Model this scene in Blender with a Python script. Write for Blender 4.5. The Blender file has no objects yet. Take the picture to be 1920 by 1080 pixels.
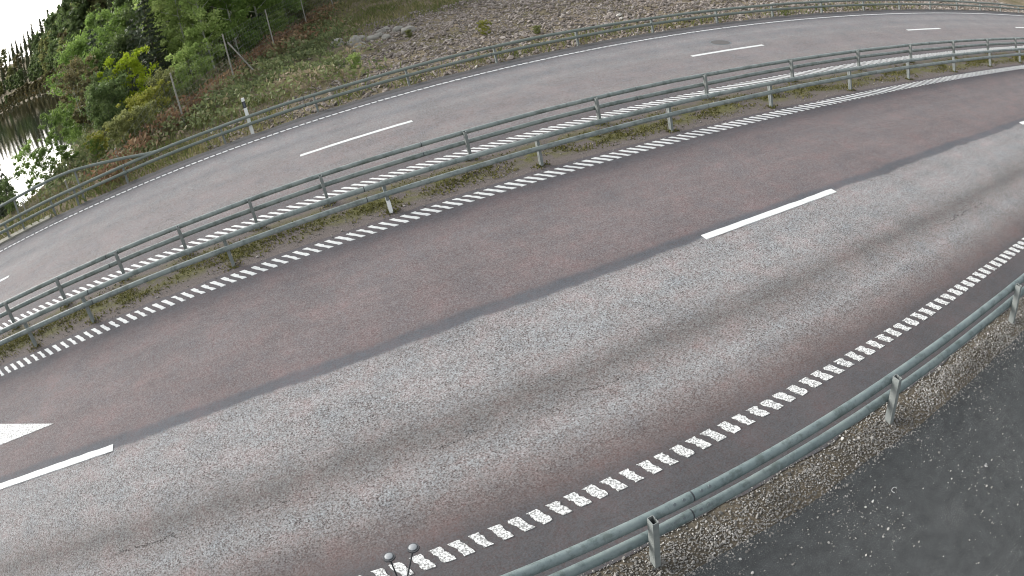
import bpy, math, random
import numpy as np
from mathutils import Vector, Matrix

random.seed(7)
RNG = np.random.default_rng(11)
scene = bpy.context.scene
COL = scene.collection

# ------------------------------------------------------------------ camera
CAM_H = 5.5506
PITCH, ROLL = 0.531042, -0.221495
cam = bpy.data.cameras.new("traffic_camera")
cam.type = 'PANO'                      # wide lens with barrel distortion
cam.panorama_type = 'FISHEYE_LENS_POLYNOMIAL'
cam.sensor_fit = 'HORIZONTAL'
cam.sensor_width = 36.0
cam.sensor_height = 20.25
cam.fisheye_fov = math.radians(140)
cam.fisheye_polynomial_k0 = 0.0
cam.fisheye_polynomial_k1 = -0.03960395926817737
cam.fisheye_polynomial_k2 = -1.667099482247597e-05
cam.fisheye_polynomial_k3 = -5.044194295165358e-06
cam.fisheye_polynomial_k4 = -2.7163768908383074e-07
cam.clip_start = 0.05
cam.clip_end = 3000
cam_ob = bpy.data.objects.new("traffic_camera", cam)
COL.objects.link(cam_ob)
_f = Vector((0, math.cos(PITCH), -math.sin(PITCH)))
_r = Vector((1, 0, 0))
_u = _r.cross(_f)
_r2 = math.cos(ROLL) * _r + math.sin(ROLL) * _u
_u2 = -math.sin(ROLL) * _r + math.cos(ROLL) * _u
cam_ob.matrix_world = Matrix.Translation((0, 0, CAM_H)) @ Matrix((
    (_r2.x, _u2.x, -_f.x), (_r2.y, _u2.y, -_f.y), (_r2.z, _u2.z, -_f.z))).to_4x4()
scene.camera = cam_ob

# ------------------------------------------------------------------ sky, sun, exposure
SUN_ELEV, SUN_AZ = math.radians(28), math.radians(-62)     # azimuth from +Y towards +X
world = bpy.data.worlds.new("World")
scene.world = world
world.use_nodes = True
wn = world.node_tree.nodes
wl = world.node_tree.links
bg = wn["Background"]
sky = wn.new("ShaderNodeTexSky")
sky.sky_type = 'NISHITA'
sky.sun_disc = False
sky.sun_elevation = SUN_ELEV
sky.sun_rotation = SUN_AZ
sky.altitude = 100
sky.air_density = 1.2
sky.dust_density = 4.0
sky.ozone_density = 1.0
hsv = wn.new("ShaderNodeHueSaturation")                    # overcast: the cloud layer greys the sky
hsv.inputs["Saturation"].default_value = 0.22
wl.new(sky.outputs[0], hsv.inputs["Color"])
wl.new(hsv.outputs[0], bg.inputs["Color"])
bg.inputs["Strength"].default_value = 0.15
sun = bpy.data.lights.new("sun", 'SUN')
sun.energy = 0.6
sun.angle = math.radians(25)
sun.color = (1.0, 0.95, 0.88)
sun_ob = bpy.data.objects.new("sun", sun)
COL.objects.link(sun_ob)
_sd = Vector((math.sin(SUN_AZ) * math.cos(SUN_ELEV), math.cos(SUN_AZ) * math.cos(SUN_ELEV), math.sin(SUN_ELEV)))
sun_ob.rotation_euler = _sd.to_track_quat('Z', 'Y').to_euler()
sun_ob.location = (0, 0, 40)
scene.view_settings.view_transform = 'Standard'
scene.view_settings.look = 'None'
scene.view_settings.gamma = 1.0
scene.view_settings.use_curve_mapping = False
scene.view_settings.exposure = 1.35
scene.cycles.filter_width = 1.1
scene.cycles.max_bounces = 6
scene.cycles.transparent_max_bounces = 8

# ------------------------------------------------------------------ road geometry: s along, d across, h up
KAP, PSI, GR, CF = -0.00187079, 1.27724869, -0.0385215, 0.0405395
EV = np.array([math.sin(PSI), math.cos(PSI)])
NV = np.array([-math.cos(PSI), math.sin(PSI)])
AB = GR * EV + CF * NV
ZLAKE = -2.15


def flat(s, d):
    s = np.asarray(s, float); d = np.asarray(d, float)
    R = 1 / KAP
    a = np.sin(s * KAP) * (R - d)
    b = R - np.cos(s * KAP) * (R - d)
    return a * EV[0] + b * NV[0], a * EV[1] + b * NV[1]


def P(s, d, h=0.0):
    x, y = flat(s, d)
    return np.stack([x, y, x * AB[0] + y * AB[1] + np.asarray(h, float) + 0 * x], -1)


def road_sd(x, y):
    R = 1 / KAP
    a = x * EV[0] + y * EV[1]
    b = x * NV[0] + y * NV[1]
    q = R - b
    rr = np.hypot(a, q)
    return np.arctan2(-a, -q) * R, R + rr


def frame_at(s, d, h=0.0):
    """local frame on the road surface: x along, y across (+d), z normal"""
    p = P(s, d, h)
    t = Vector(P(s + .05, d, h) - P(s - .05, d, h)).normalized()
    n = Vector(P(s, d + .05, h) - P(s, d - .05, h)).normalized()
    z = t.cross(n).normalized()
    return Matrix(((t.x, n.x, z.x, p[0]), (t.y, n.y, z.y, p[1]), (t.z, n.z, z.z, p[2]), (0, 0, 0, 1)))


def upright_at(s, d, h=0.0):
    p = P(s, d, h)
    t = P(s + .05, d, h) - P(s - .05, d, h)
    a = math.atan2(t[1], t[0])
    return Matrix.Translation(Vector(p)) @ Matrix.Rotation(a, 4, 'Z')


def _hash(ix, iy, seed):
    n = (ix.astype(np.int64) * 374761393 + iy.astype(np.int64) * 668265263 + seed * 144665) & 0x7fffffff
    n = ((n ^ (n >> 13)) * 1274126177) & 0x7fffffff
    return ((n ^ (n >> 16)) & 0xffff) / 65535.0


def vnoise(x, y, seed=0, octaves=3):
    x = np.asarray(x, float); y = np.asarray(y, float)
    out = 0; amp = 1; tot = 0
    for o in range(octaves):
        ix = np.floor(x); iy = np.floor(y); fx = x - ix; fy = y - iy
        fx = fx * fx * (3 - 2 * fx); fy = fy * fy * (3 - 2 * fy)
        v = (_hash(ix, iy, seed + o) * (1 - fx) + _hash(ix + 1, iy, seed + o) * fx) * (1 - fy) + \
            (_hash(ix, iy + 1, seed + o) * (1 - fx) + _hash(ix + 1, iy + 1, seed + o) * fx) * fy
        out = out + amp * v; tot += amp; amp *= .5; x = x * 2.03 + 7.1; y = y * 2.03 + 3.7
    return out / tot


def sstep(a, b, x):
    t = np.clip((x - a) / (b - a), 0, 1)
    return t * t * (3 - 2 * t)


def far_shore(az):
    return np.interp(az, [-90, -60, -45, -40, -37, -35, -33, -31, -29], [950, 1000, 950, 860, 620, 430, 290, 185, 140])


def ground_z(x, y):
    x = np.asarray(x, float); y = np.asarray(y, float)
    r = np.hypot(x, y) + 1e-6
    az = np.degrees(np.arctan2(x, y))
    s, d = road_sd(x, y)
    k = np.where(r < 60, 1.0, (60 + (r - 60) * .25) / r)
    zp = (x * AB[0] + y * AB[1]) * k
    h = -0.05 + 0 * x
    ver = sstep(21.3, 23, d) * (vnoise(s * .8, d * .8, 3) - .5) * .35 - .04 * sstep(21.2, 21.6, d)
    h = h + ver + sstep(36, 60, d) * sstep(-5, 15, s) * (d - 36) * .08
    z = zp + h
    # the lake: polar outline seen from the road
    rn = np.interp(az, [-90, -45, -40, -36, -33, -31], [40, 34, 35, 37, 40, 46])
    rf = far_shore(az)
    w = np.minimum(np.minimum(r - rn, rf - r), np.radians(-29.0 - az) * r)
    w = w + (vnoise(x * .15, y * .15, 9) - .5) * 5
    D = np.maximum(-w, 0)
    far = r > .5 * (rn + rf)
    bank = np.where(far, np.minimum(.5 * D, 1.2 + .215 * np.minimum(D, .38 * rf)), .42 * D)
    zl = np.where(w > 0, ZLAKE - np.minimum(2.5, w * .35), ZLAKE + bank)
    behind = (np.abs(az) > 100)
    z = np.where((d > 21.25) & ~behind, np.where(far, np.where(D > 40, np.maximum(zl, np.minimum(z, zl)), np.minimum(z, zl)), np.minimum(z, zl)), z)
    z = np.where((d > 21.25) & far & (az < -29), zl, z)
    return z


# ------------------------------------------------------------------ mesh helpers
def mesh_np(name, V, F, mats=(), tint=None, uv=None, smooth=False, midx=None):
    """V (n,3); F (m,k) with one k for all faces, or list of arrays"""
    me = bpy.data.meshes.new(name)
    V = np.asarray(V, np.float32)
    Fs = F if isinstance(F, list) else [F]
    Fs = [np.asarray(f, np.int32) for f in Fs if len(f)]
    me.vertices.add(len(V)); me.vertices.foreach_set("co", V.ravel())
    nl = sum(f.size for f in Fs); nf = sum(len(f) for f in Fs)
    me.loops.add(nl); me.polygons.add(nf)
    me.loops.foreach_set("vertex_index", np.concatenate([f.ravel() for f in Fs]))
    st = []; c = 0
    for f in Fs:
        st.append(c + np.arange(len(f)) * f.shape[1]); c += f.size
    me.polygons.foreach_set("loop_start", np.concatenate(st).astype(np.int32))
    if midx is not None:
        me.polygons.foreach_set("material_index", np.asarray(midx, np.int32))
    me.polygons.foreach_set("use_smooth", np.full(nf, smooth))
    me.update(calc_edges=True)
    if tint is not None:
        at = me.attributes.new("tint", 'FLOAT', 'POINT')
        at.data.foreach_set("value", np.asarray(tint, np.float32))
    if uv is not None:
        ul = me.uv_layers.new(name="UVMap")
        li = np.concatenate([f.ravel() for f in Fs])
        ul.data.foreach_set("uv", np.asarray(uv, np.float32)[li].ravel())
    for m in mats:
        me.materials.append(m)
    me.validate()
    return me


def link(name, me, parent=None, mat=None, matrix=None, **props):
    o = bpy.data.objects.new(name, me)
    COL.objects.link(o)
    if mat is not None:
        me.materials.append(mat)
    if parent is not None:
        o.parent = parent
    if matrix is not None:
        o.matrix_local = matrix
    for k, v in props.items():
        o[k] = v
    return o


def empty(name, loc=(0, 0, 0), **props):
    o = bpy.data.objects.new(name, None)
    o.empty_display_size = .2
    COL.objects.link(o)
    o.location = loc
    for k, v in props.items():
        o[k] = v
    return o


class MB:
    """collects primitives into one mesh"""
    def __init__(self):
        self.v = []; self.q = []; self.t = []; self.n = 0

    def add(self, V, quads=(), tris=()):
        V = np.asarray(V, float)
        self.v.append(V)
        if len(quads): self.q.append(np.asarray(quads) + self.n)
        if len(tris): self.t.append(np.asarray(tris) + self.n)
        self.n += len(V)

    def box(self, c, size, M=None):
        sx, sy, sz = np.array(size) / 2
        V = np.array([[x, y, z] for x in (-sx, sx) for y in (-sy, sy) for z in (-sz, sz)]) + np.array(c)
        if M is not None:
            V = np.array([list(M @ Vector(p)) for p in V])
        self.add(V, [[0, 1, 3, 2], [4, 6, 7, 5], [0, 4, 5, 1], [2, 3, 7, 6], [0, 2, 6, 4], [1, 5, 7, 3]])

    def tube(self, pts, rad, n=10, caps=True):
        pts = np.asarray(pts, float); m = len(pts)
        rad = np.full(m, rad) if np.isscalar(rad) else np.asarray(rad, float)
        tan = np.gradient(pts, axis=0); tan /= np.linalg.norm(tan, axis=1)[:, None] + 1e-9
        ref = np.array([0, 0, 1.0]) if abs(tan[0, 2]) < .9 else np.array([1.0, 0, 0])
        a = np.cross(tan, ref); a /= np.linalg.norm(a, axis=1)[:, None]
        b = np.cross(a, tan)
        th = np.arange(n) * 2 * math.pi / n
        V = pts[:, None, :] + rad[:, None, None] * (np.cos(th)[None, :, None] * a[:, None, :] + np.sin(th)[None, :, None] * b[:, None, :])
        V = V.reshape(-1, 3)
        i = np.arange(m - 1)[:, None] * n; j = np.arange(n)[None, :]; jn = (j + 1) % n
        Q = np.stack([i + j, i + jn, i + n + jn, i + n + j], -1).reshape(-1, 4)
        T = []
        if caps:
            V = np.vstack([V, pts[:1], pts[-1:]])
            c0, c1 = m * n, m * n + 1
            for k in range(n):
                T.append([c0, (k + 1) % n, k]); T.append([c1, (m - 1) * n + k, (m - 1) * n + (k + 1) % n])
        self.add(V, Q, T)

    def prism(self, poly, z0, z1, M=None):
        n = len(poly)
        V = [[p[0], p[1], z0] for p in poly] + [[p[0], p[1], z1] for p in poly]
        V = np.array(V, float)
        if M is not None:
            V = np.array([list(M @ Vector(p)) for p in V])
        Q = [[k, (k + 1) % n, n + (k + 1) % n, n + k] for k in range(n)]
        self.add(V, Q, [])
        self.ng = getattr(self, 'ng', [])
        base = self.n - 2 * n
        self.ng.append(([base + n + k for k in range(n)], [base + k for k in reversed(range(n))]))

    def mesh(self, name, mats=(), smooth=False, tint=None):
        V = np.vstack(self.v)
        F = []
        if self.q: F.append(np.vstack(self.q))
        if self.t: F.append(np.vstack(self.t))
        for pair in getattr(self, 'ng', []):
            for g in pair: F.append(np.array([g]))
        me = mesh_np(name, V, F, mats, smooth=smooth, tint=tint)
        return me


def autosmooth(me, deg=40):
    me.polygons.foreach_set("use_smooth", np.full(len(me.polygons), True))
    me.set_sharp_from_angle(angle=math.radians(deg))
    return me


# ------------------------------------------------------------------ materials
def new_mat(name):
    m = bpy.data.materials.new(name)
    m.use_nodes = True
    return m, m.node_tree.nodes, m.node_tree.links, m.node_tree.nodes["Principled BSDF"]


def ramp(nodes, stops, interp='LINEAR'):
    r = nodes.new("ShaderNodeValToRGB")
    e = r.color_ramp.elements
    r.color_ramp.interpolation = interp
    while len(e) < len(stops): e.new(.5)
    for k, (p, c) in enumerate(sorted(stops, key=lambda t: t[0])):
        e[k].position = p
        e[k].color = (*c, 1) if len(c) == 3 else c
    return r


def math_node(nodes, links, op, a, b=None, clamp=False):
    n = nodes.new("ShaderNodeMath"); n.operation = op; n.use_clamp = clamp
    for i, v in enumerate((a, b)):
        if v is None: continue
        if isinstance(v, (int, float)): n.inputs[i].default_value = v
        else: links.new(v, n.inputs[i])
    return n.outputs[0]


def noise_node(nodes, links, vec, scale, detail=2, rough=.5, dist=0):
    n = nodes.new("ShaderNodeTexNoise")
    n.inputs["Scale"].default_value = scale
    n.inputs["Detail"].default_value = detail
    n.inputs["Roughness"].default_value = rough
    n.inputs["Distortion"].default_value = dist
    links.new(vec, n.inputs["Vector"])
    return n.outputs["Fac"]


def mix_col(nodes, links, fac, a, b, mode='MIX'):
    n = nodes.new("ShaderNodeMix"); n.data_type = 'RGBA'; n.blend_type = mode
    for sock, v in ((n.inputs[0], fac), (n.inputs[6], a), (n.inputs[7], b)):
        if isinstance(v, (int, float)): sock.default_value = v
        elif isinstance(v, tuple): sock.default_value = (*v, 1)
        else: links.new(v, sock)
    return n.outputs[2]


def map_range(nodes, links, v, a, b, c, d):
    n = nodes.new("ShaderNodeMapRange")
    links.new(v, n.inputs[0])
    for i, x in enumerate((a, b, c, d)): n.inputs[i + 1].default_value = x
    return n.outputs[0]


def asphalt(name, d0, d1, col_stops, con_stops, grain=46.0, bump=.25, wob=.05, red=.5, crack=None):
    m, N, L, B = new_mat(name)
    uv = N.new("ShaderNodeUVMap"); uv.uv_map = "UVMap"
    sep = N.new("ShaderNodeSeparateXYZ"); L.new(uv.outputs[0], sep.inputs[0])
    wnz = noise_node(N, L, uv.outputs[0], .9, 6, .72)
    dd = math_node(N, L, 'ADD', sep.outputs[1], map_range(N, L, wnz, .3, .7, -wob, wob))
    fac = map_range(N, L, dd, d0, d1, 0, 1)
    cr = ramp(N, [((p - d0) / (d1 - d0), c) for p, c in col_stops]); L.new(fac, cr.inputs[0])
    kr = ramp(N, [((p - d0) / (d1 - d0), (c, c, c)) for p, c in con_stops]); L.new(fac, kr.inputs[0])
    g1 = noise_node(N, L, uv.outputs[0], grain, 2, .6)
    vor = N.new("ShaderNodeTexVoronoi"); vor.inputs["Scale"].default_value = grain * 1.1
    L.new(uv.outputs[0], vor.inputs["Vector"])
    vb = N.new("ShaderNodeRGBToBW"); L.new(vor.outputs["Color"], vb.inputs[0])
    g = math_node(N, L, 'ADD', map_range(N, L, g1, .3, .7, -.6, .6), map_range(N, L, vb.outputs[0], .1, .9, -.55, .55))
    g = math_node(N, L, 'MULTIPLY', g, kr.outputs[0])
    # long streaks along the driving direction, blotches
    mp = N.new("ShaderNodeMapping"); mp.inputs["Scale"].default_value = (.12, 3.2, 1); L.new(uv.outputs[0], mp.inputs[0])
    st = noise_node(N, L, mp.outputs[0], 1.0, 4, .6)
    bl = noise_node(N, L, uv.outputs[0], .8, 5, .65)
    md = noise_node(N, L, uv.outputs[0], 7.0, 3, .6)
    f = math_node(N, L, 'ADD', 1.0, g)
    f = math_node(N, L, 'ADD', f, map_range(N, L, st, .3, .7, -.07, .07))
    f = math_node(N, L, 'ADD', f, map_range(N, L, bl, .3, .7, -.12, .12))
    f = math_node(N, L, 'ADD', f, map_range(N, L, md, .3, .7, -.06, .06))
    if crack is not None:
        cn = noise_node(N, L, uv.outputs[0], .8, 6, .7)
        cd = math_node(N, L, 'ABSOLUTE', math_node(N, L, 'ADD', math_node(N, L, 'SUBTRACT', sep.outputs[1], crack), map_range(N, L, cn, .3, .7, -.16, .16)))
        cm = noise_node(N, L, uv.outputs[0], .45, 2, .5)
        wd = map_range(N, L, cm, .50, .62, 0, .014)
        f = math_node(N, L, 'SUBTRACT', f, math_node(N, L, 'MULTIPLY', math_node(N, L, 'LESS_THAN', cd, wd), .42))
    f = math_node(N, L, 'MAXIMUM', f, .12)
    # some stones are reddish, some bluish
    hue = noise_node(N, L, uv.outputs[0], 1.6, 6, .75)
    hr = ramp(N, [(.30, (.94, 1.0, 1.04)), (.5, (1, 1, 1)), (.72, (1.0 + .16 * red, .97, .96))]); L.new(hue, hr.inputs[0])
    st2 = ramp(N, [(.0, (1.18, .93, .90)), (.5, (1, 1, 1)), (1.0, (.93, 1, 1.05))]); L.new(vor.outputs["Color"], st2.inputs[0])
    c = mix_col(N, L, 1.0, cr.outputs[0], hr.outputs[0], 'MULTIPLY')
    c = mix_col(N, L, .7, c, st2.outputs[0], 'MULTIPLY')
    vm = N.new("ShaderNodeVectorMath"); vm.operation = 'SCALE'
    L.new(c, vm.inputs[0]); L.new(f, vm.inputs[3])
    L.new(vm.outputs[0], B.inputs["Base Color"])
    B.inputs["Roughness"].default_value = .88
    B.inputs["Specular IOR Level"].default_value = .3
    bp = N.new("ShaderNodeBump"); bp.inputs["Strength"].default_value = bump; bp.inputs["Distance"].default_value = .008
    L.new(math_node(N, L, 'ADD', g1, vb.outputs[0]), bp.inputs["Height"]); L.new(bp.outputs[0], B.inputs["Normal"])
    return m


BROWN = (0.118, 0.101, 0.101)
BROWN2 = (0.129, 0.112, 0.111)
LIGHT = (0.194, 0.192, 0.190)
DARKT = (0.109, 0.103, 0.099)
NEAR_COL = [(3.4, (.062, .061, .064)), (4.15, (.068, .065, .067)), (4.72, (.072, .066, .067)), (4.95, (.098, .082, .079)),
            (5.3, (.138, .125, .121)), (5.65, tuple(.93 * v for v in LIGHT)), (6.0, (.155, .147, .143)), (6.35, DARKT), (6.75, (.166, .160, .157)),
            (7.2, LIGHT), (7.9, (.192, .188, .186)), (8.15, (.178, .173, .171)), (8.21, (.080, .082, .090)), (8.40, (.078, .080, .087)), (8.5, BROWN),
            (9.6, BROWN2), (10.6, (.125, .111, .111)), (11.3, BROWN), (11.7, (.080, .075, .079)), (12.3, (.076, .070, .073))]
NEAR_CON = [(3.4, .22), (4.7, .25), (5.1, .6), (5.6, .85), (6.35, .7), (7.0, .9), (8.1, .8), (8.22, .2), (8.42, .25), (8.6, .50), (11.3, .46), (12, .3)]
NC = []
for p, c in NEAR_COL: NC.append((p, c))
mat_road = asphalt("asphalt_near", 3.3, 12.6, NC, NEAR_CON, red=.7, wob=.065, crack=6.05)
FAR_COL = [(14.0, (0.089, 0.080, 0.082)), (14.75, (0.096, 0.088, 0.090)), (15.2, (0.142, 0.129, 0.129)), (16.0, (0.166, 0.156, 0.152)), (16.8, (0.158, 0.146, 0.145)),
           (17.6, (0.158, 0.148, 0.146)), (18.4, (0.173, 0.168, 0.166)), (18.95, (0.146, 0.143, 0.145)), (19.5, (0.176, 0.172, 0.171)), (20.2, (0.146, 0.143, 0.146)),
           (20.5, (0.096, 0.094, 0.099)), (20.72, (0.092, 0.091, 0.095)), (20.8, (0.119, 0.117, 0.119)), (21.0, (0.115, 0.113, 0.115)), (21.08, (0.065, 0.065, 0.066)), (21.5, (0.065, 0.065, 0.064))]
mat_far = asphalt("asphalt_far", 13.9, 21.7, FAR_COL, [(14, .3), (15.5, .45), (20, .45), (20.7, .25)], grain=34.0, wob=.06, red=.3)


def simple(name, col, rough=.6, metal=0.0, noise=None, spec=.5, bump=None):
    m, N, L, B = new_mat(name)
    B.inputs["Roughness"].default_value = rough
    B.inputs["Metallic"].default_value = metal
    B.inputs["Specular IOR Level"].default_value = spec
    if noise:
        scale, c2, detail = noise
        tc = N.new("ShaderNodeTexCoord")
        fac = noise_node(N, L, tc.outputs["Object"], scale, detail, .65)
        r = ramp(N, [(.32, col), (.68, c2)]); L.new(fac, r.inputs[0])
        L.new(r.outputs[0], B.inputs["Base Color"])
        if bump:
            bp = N.new("ShaderNodeBump"); bp.inputs["Strength"].default_value = bump; bp.inputs["Distance"].default_value = .02
            L.new(fac, bp.inputs["Height"]); L.new(bp.outputs[0], B.inputs["Normal"])
    else:
        B.inputs["Base Color"].default_value = (*col, 1)
    return m


def tinted(name, stops, rough=.85, trans=0.0, objrand=.0, spec=.25):
    """colour picked per leaf or stone by the mesh attribute 'tint'"""
    m, N, L, B = new_mat(name)
    at = N.new("ShaderNodeAttribute"); at.attribute_name = "tint"
    r = ramp(N, stops); L.new(at.outputs["Fac"], r.inputs[0])
    col = r.outputs[0]
    if objrand:
        oi = N.new("ShaderNodeObjectInfo")
        v = map_range(N, L, oi.outputs["Random"], 0, 1, 1 - objrand, 1 + objrand)
        vm = N.new("ShaderNodeVectorMath"); vm.operation = 'SCALE'
        L.new(col, vm.inputs[0]); L.new(v, vm.inputs[3]); col = vm.outputs[0]
    L.new(col, B.inputs["Base Color"])
    B.inputs["Roughness"].default_value = rough
    B.inputs["Specular IOR Level"].default_value = spec
    if trans:
        tr = N.new("ShaderNodeBsdfTranslucent"); L.new(col, tr.inputs["Color"])
        mx = N.new("ShaderNodeMixShader"); mx.inputs[0].default_value = trans
        out = N["Material Output"]
        L.new(B.outputs[0], mx.inputs[1]); L.new(tr.outputs[0], mx.inputs[2]); L.new(mx.outputs[0], out.inputs[0])
    return m


mat_white = simple("road_paint", (.47, .48, .47), .75, noise=(14.0, (.63, .645, .635), 6))


def worn_paint(name, lo, hi):
    m, N, L, B = new_mat(name)
    tc = N.new("ShaderNodeTexCoord")
    gi = N.new("ShaderNodeNewGeometry")
    f = noise_node(N, L, gi.outputs["Position"], 48.0, 3, .65)
    r = ramp(N, [(lo, (.19, .19, .185)), (hi, (.60, .61, .595))]); L.new(f, r.inputs[0])
    L.new(r.outputs[0], B.inputs["Base Color"]); B.inputs["Roughness"].default_value = .7
    return m


mat_worn = worn_paint("worn_road_paint", .44, .53)
mat_steel = simple("painted_steel", (0.102, 0.138, 0.141), .5, noise=(3.0, (0.144, 0.176, 0.174), 5), bump=.05)
def grime(m, scale=5.0):
    N, L, B = m.node_tree.nodes, m.node_tree.links, m.node_tree.nodes["Principled BSDF"]
    src = B.inputs["Base Color"].links[0].from_socket
    tc = N.new("ShaderNodeTexCoord")
    f = noise_node(N, L, tc.outputs["Object"], scale, 6, .75)
    r = ramp(N, [(.40, (.62, .64, .60)), (.50, (1, 1, 1)), (.66, (1.18, 1.17, 1.12))]); L.new(f, r.inputs[0])
    c = mix_col(N, L, 1.0, src, r.outputs[0], 'MULTIPLY')
    L.new(c, B.inputs["Base Color"])


mat_steel_mid = simple("painted_steel_pale", (.150, .182, .176), .5, noise=(2.2, (.205, .230, .218), 5))
grime(mat_steel_mid, 4.0)
grime(mat_steel)
mat_steel_far = simple("painted_steel_mossy", (0.120, 0.148, 0.128), .55, noise=(2.5, (0.164, 0.186, 0.164), 5))
mat_post = simple("galvanised_post", (0.152, 0.172, 0.168), .55, noise=(8.0, (0.208, 0.220, 0.212), 4))
mat_dark = simple("dark_steel", (.03, .035, .04), .6)
mat_bolt = simple("bolt_steel", (.09, .11, .115), .5)


def leaf_mat(name, a, b, c, trans=.45):
    return tinted(name, [(0, a), (.5, b), (1, c)], .6, trans, .18)


leaf_dark = leaf_mat("leaves_dark_green", (0.061, 0.091, 0.035), (0.100, 0.145, 0.051), (0.154, 0.201, 0.074))
leaf_mid = leaf_mat("leaves_mid_green", (0.090, 0.151, 0.034), (0.151, 0.234, 0.054), (0.223, 0.309, 0.086))
leaf_light = leaf_mat("leaves_light_green", (0.182, 0.261, 0.072), (0.294, 0.389, 0.118), (0.412, 0.491, 0.182))
leaf_bright = leaf_mat("leaves_bright_yellow_green", (.16, .23, .012), (.25, .33, .018), (.34, .40, .035))
leaf_olive = leaf_mat("leaves_olive", (0.116, 0.134, 0.049), (0.189, 0.207, 0.073), (0.268, 0.275, 0.110))
leaf_yellow = leaf_mat("leaves_yellow", (.17, .20, .035), (.29, .30, .055), (.40, .39, .085))
leaf_brown = leaf_mat("leaves_brownish", (0.073, 0.076, 0.034), (0.116, 0.107, 0.049), (0.165, 0.137, 0.061))
needle_dark = leaf_mat("needles_dark", (0.044, 0.061, 0.037), (0.076, 0.098, 0.059), (0.120, 0.140, 0.088), .15)
needle_far = leaf_mat("needles_far", (0.059, 0.073, 0.037), (0.098, 0.115, 0.056), (0.149, 0.156, 0.081), .15)
mat_bark = simple("bark", (.085, .075, .062), .9, noise=(6, (.14, .125, .10), 4))
mat_birch = simple("birch_bark", (.24, .25, .20), .85, noise=(5, (.42, .43, .36), 4))
mat_fern = tinted("bracken_fronds", [(0, (.110, .062, .036)), (.4, (.185, .108, .062)), (.7, (.26, .175, .10)), (1, (.36, .28, .16))], .8, .25)
mat_grass = tinted("grass_blades", [(0, (.090, .130, .034)), (.5, (.175, .195, .070)), (1, (.36, .315, .165))], .75, .3)
mat_herb = tinted("herb_leaves", [(0, (.085, .105, .048)), (.4, (.145, .178, .075)), (.65, (.21, .235, .100)), (.8, (.255, .225, .135)), (1, (.33, .265, .185))], .7, .3)
mat_stone = tinted("gravel_stones", [(0, (.060, .058, .055)), (.5, (.188, .180, .166)), (.9, (.31, .30, .278)), (1, (.48, .47, .45))], .9)
mat_rock = simple("boulder_rock", (0.160, 0.152, 0.132), .9, noise=(3.0, (0.288, 0.276, 0.244), 6), bump=.6)

# ------------------------------------------------------------------ ground
def terrain_material():
    m, N, L, B = new_mat("ground_soil")
    tc = N.new("ShaderNodeTexCoord")
    a = noise_node(N, L, tc.outputs["Object"], .5, 6, .65)
    b = noise_node(N, L, tc.outputs["Object"], 6.0, 5, .7)
    r = ramp(N, [(.3, (.100, .095, .052)), (.5, (.155, .134, .092)), (.7, (.22, .182, .138))])
    L.new(a, r.inputs[0])
    r2 = ramp(N, [(.3, (.55, .55, .55)), (.7, (1.35, 1.3, 1.25))]); L.new(b, r2.inputs[0])
    c = mix_col(N, L, 1.0, r.outputs[0], r2.outputs[0], 'MULTIPLY')
    L.new(c, B.inputs["Base Color"]); B.inputs["Roughness"].default_value = .95
    B.inputs["Specular IOR Level"].default_value = .1
    bp = N.new("ShaderNodeBump"); bp.inputs["Strength"].default_value = .6; bp.inputs["Distance"].default_value = .06
    L.new(b, bp.inputs["Height"]); L.new(bp.outputs[0], B.inputs["Normal"])
    return m


azs = np.radians(np.concatenate([np.arange(-180, -66, 6.0), np.arange(-66, 66, .5), np.arange(66, 180.1, 6.0)]))
rs = np.concatenate([[.3], np.geomspace(1.0, 1600, 360)])
A2, R2 = np.meshgrid(azs, rs, indexing='ij')
X = np.sin(A2) * R2; Y = np.cos(A2) * R2
Z = ground_z(X, Y)
V = np.stack([X, Y, Z], -1).reshape(-1, 3)
n0, n1 = A2.shape
i = (np.arange(n0 - 1)[:, None] * n1 + np.arange(n1 - 1)[None, :]).ravel()
F = np.stack([i, i + 1, i + n1 + 1, i + n1], -1)
link("ground", mesh_np("ground", V, F, [terrain_material()], smooth=True), kind='structure')

# lake
def water_material():
    m, N, L, B = new_mat("lake_water")
    B.inputs["Base Color"].default_value = (.010, .014, .010, 1)
    B.inputs["Roughness"].default_value = .03
    B.inputs["IOR"].default_value = 1.333
    tc = N.new("ShaderNodeTexCoord")
    f = noise_node(N, L, tc.outputs["Object"], 1.4, 3, .5)
    bp = N.new("ShaderNodeBump"); bp.inputs["Strength"].default_value = .10; bp.inputs["Distance"].default_value = .05
    L.new(f, bp.inputs["Height"]); L.new(bp.outputs[0], B.inputs["Normal"])
    return m


pa = np.radians(np.linspace(-95, -22, 40))
pr = np.array([24, 60, 150, 350, 700, 1080])
V = np.array([[math.sin(a) * r, math.cos(a) * r, ZLAKE] for a in pa for r in pr])
i = (np.arange(39)[:, None] * 6 + np.arange(5)[None, :]).ravel()
link("lake", mesh_np("lake", V, np.stack([i, i + 1, i + 7, i + 6], -1), [water_material()]), kind='structure')


# roads and strips as (s, d) sheets
def strip(name, s0, s1, ds, h, mat, step=.5, jag=(0, 0), seed=0, sub=None):
    s = np.arange(s0, s1 + 1e-6, step)
    rows = np.array(ds, float)
    SS, DD = np.meshgrid(s, rows, indexing='ij')
    if jag[0]: DD[:, 0] += (vnoise(s * 2.2, s * 0, seed, 4) - .5) * jag[0]
    if jag[1]: DD[:, -1] += (vnoise(s * 2.2, s * 0 + 5, seed + 1, 4) - .5) * jag[1]
    HH = h + np.zeros_like(SS)
    V = P(SS, DD, HH).reshape(-1, 3)
    uv = np.stack([SS, DD], -1).reshape(-1, 2)
    k = len(rows)
    i = (np.arange(len(s) - 1)[:, None] * k + np.arange(k - 1)[None, :]).ravel()
    F = np.stack([i, i + k, i + k + 1, i + 1], -1)
    return link(name, mesh_np(name, V, F, [mat], uv=uv), kind='structure')


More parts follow.
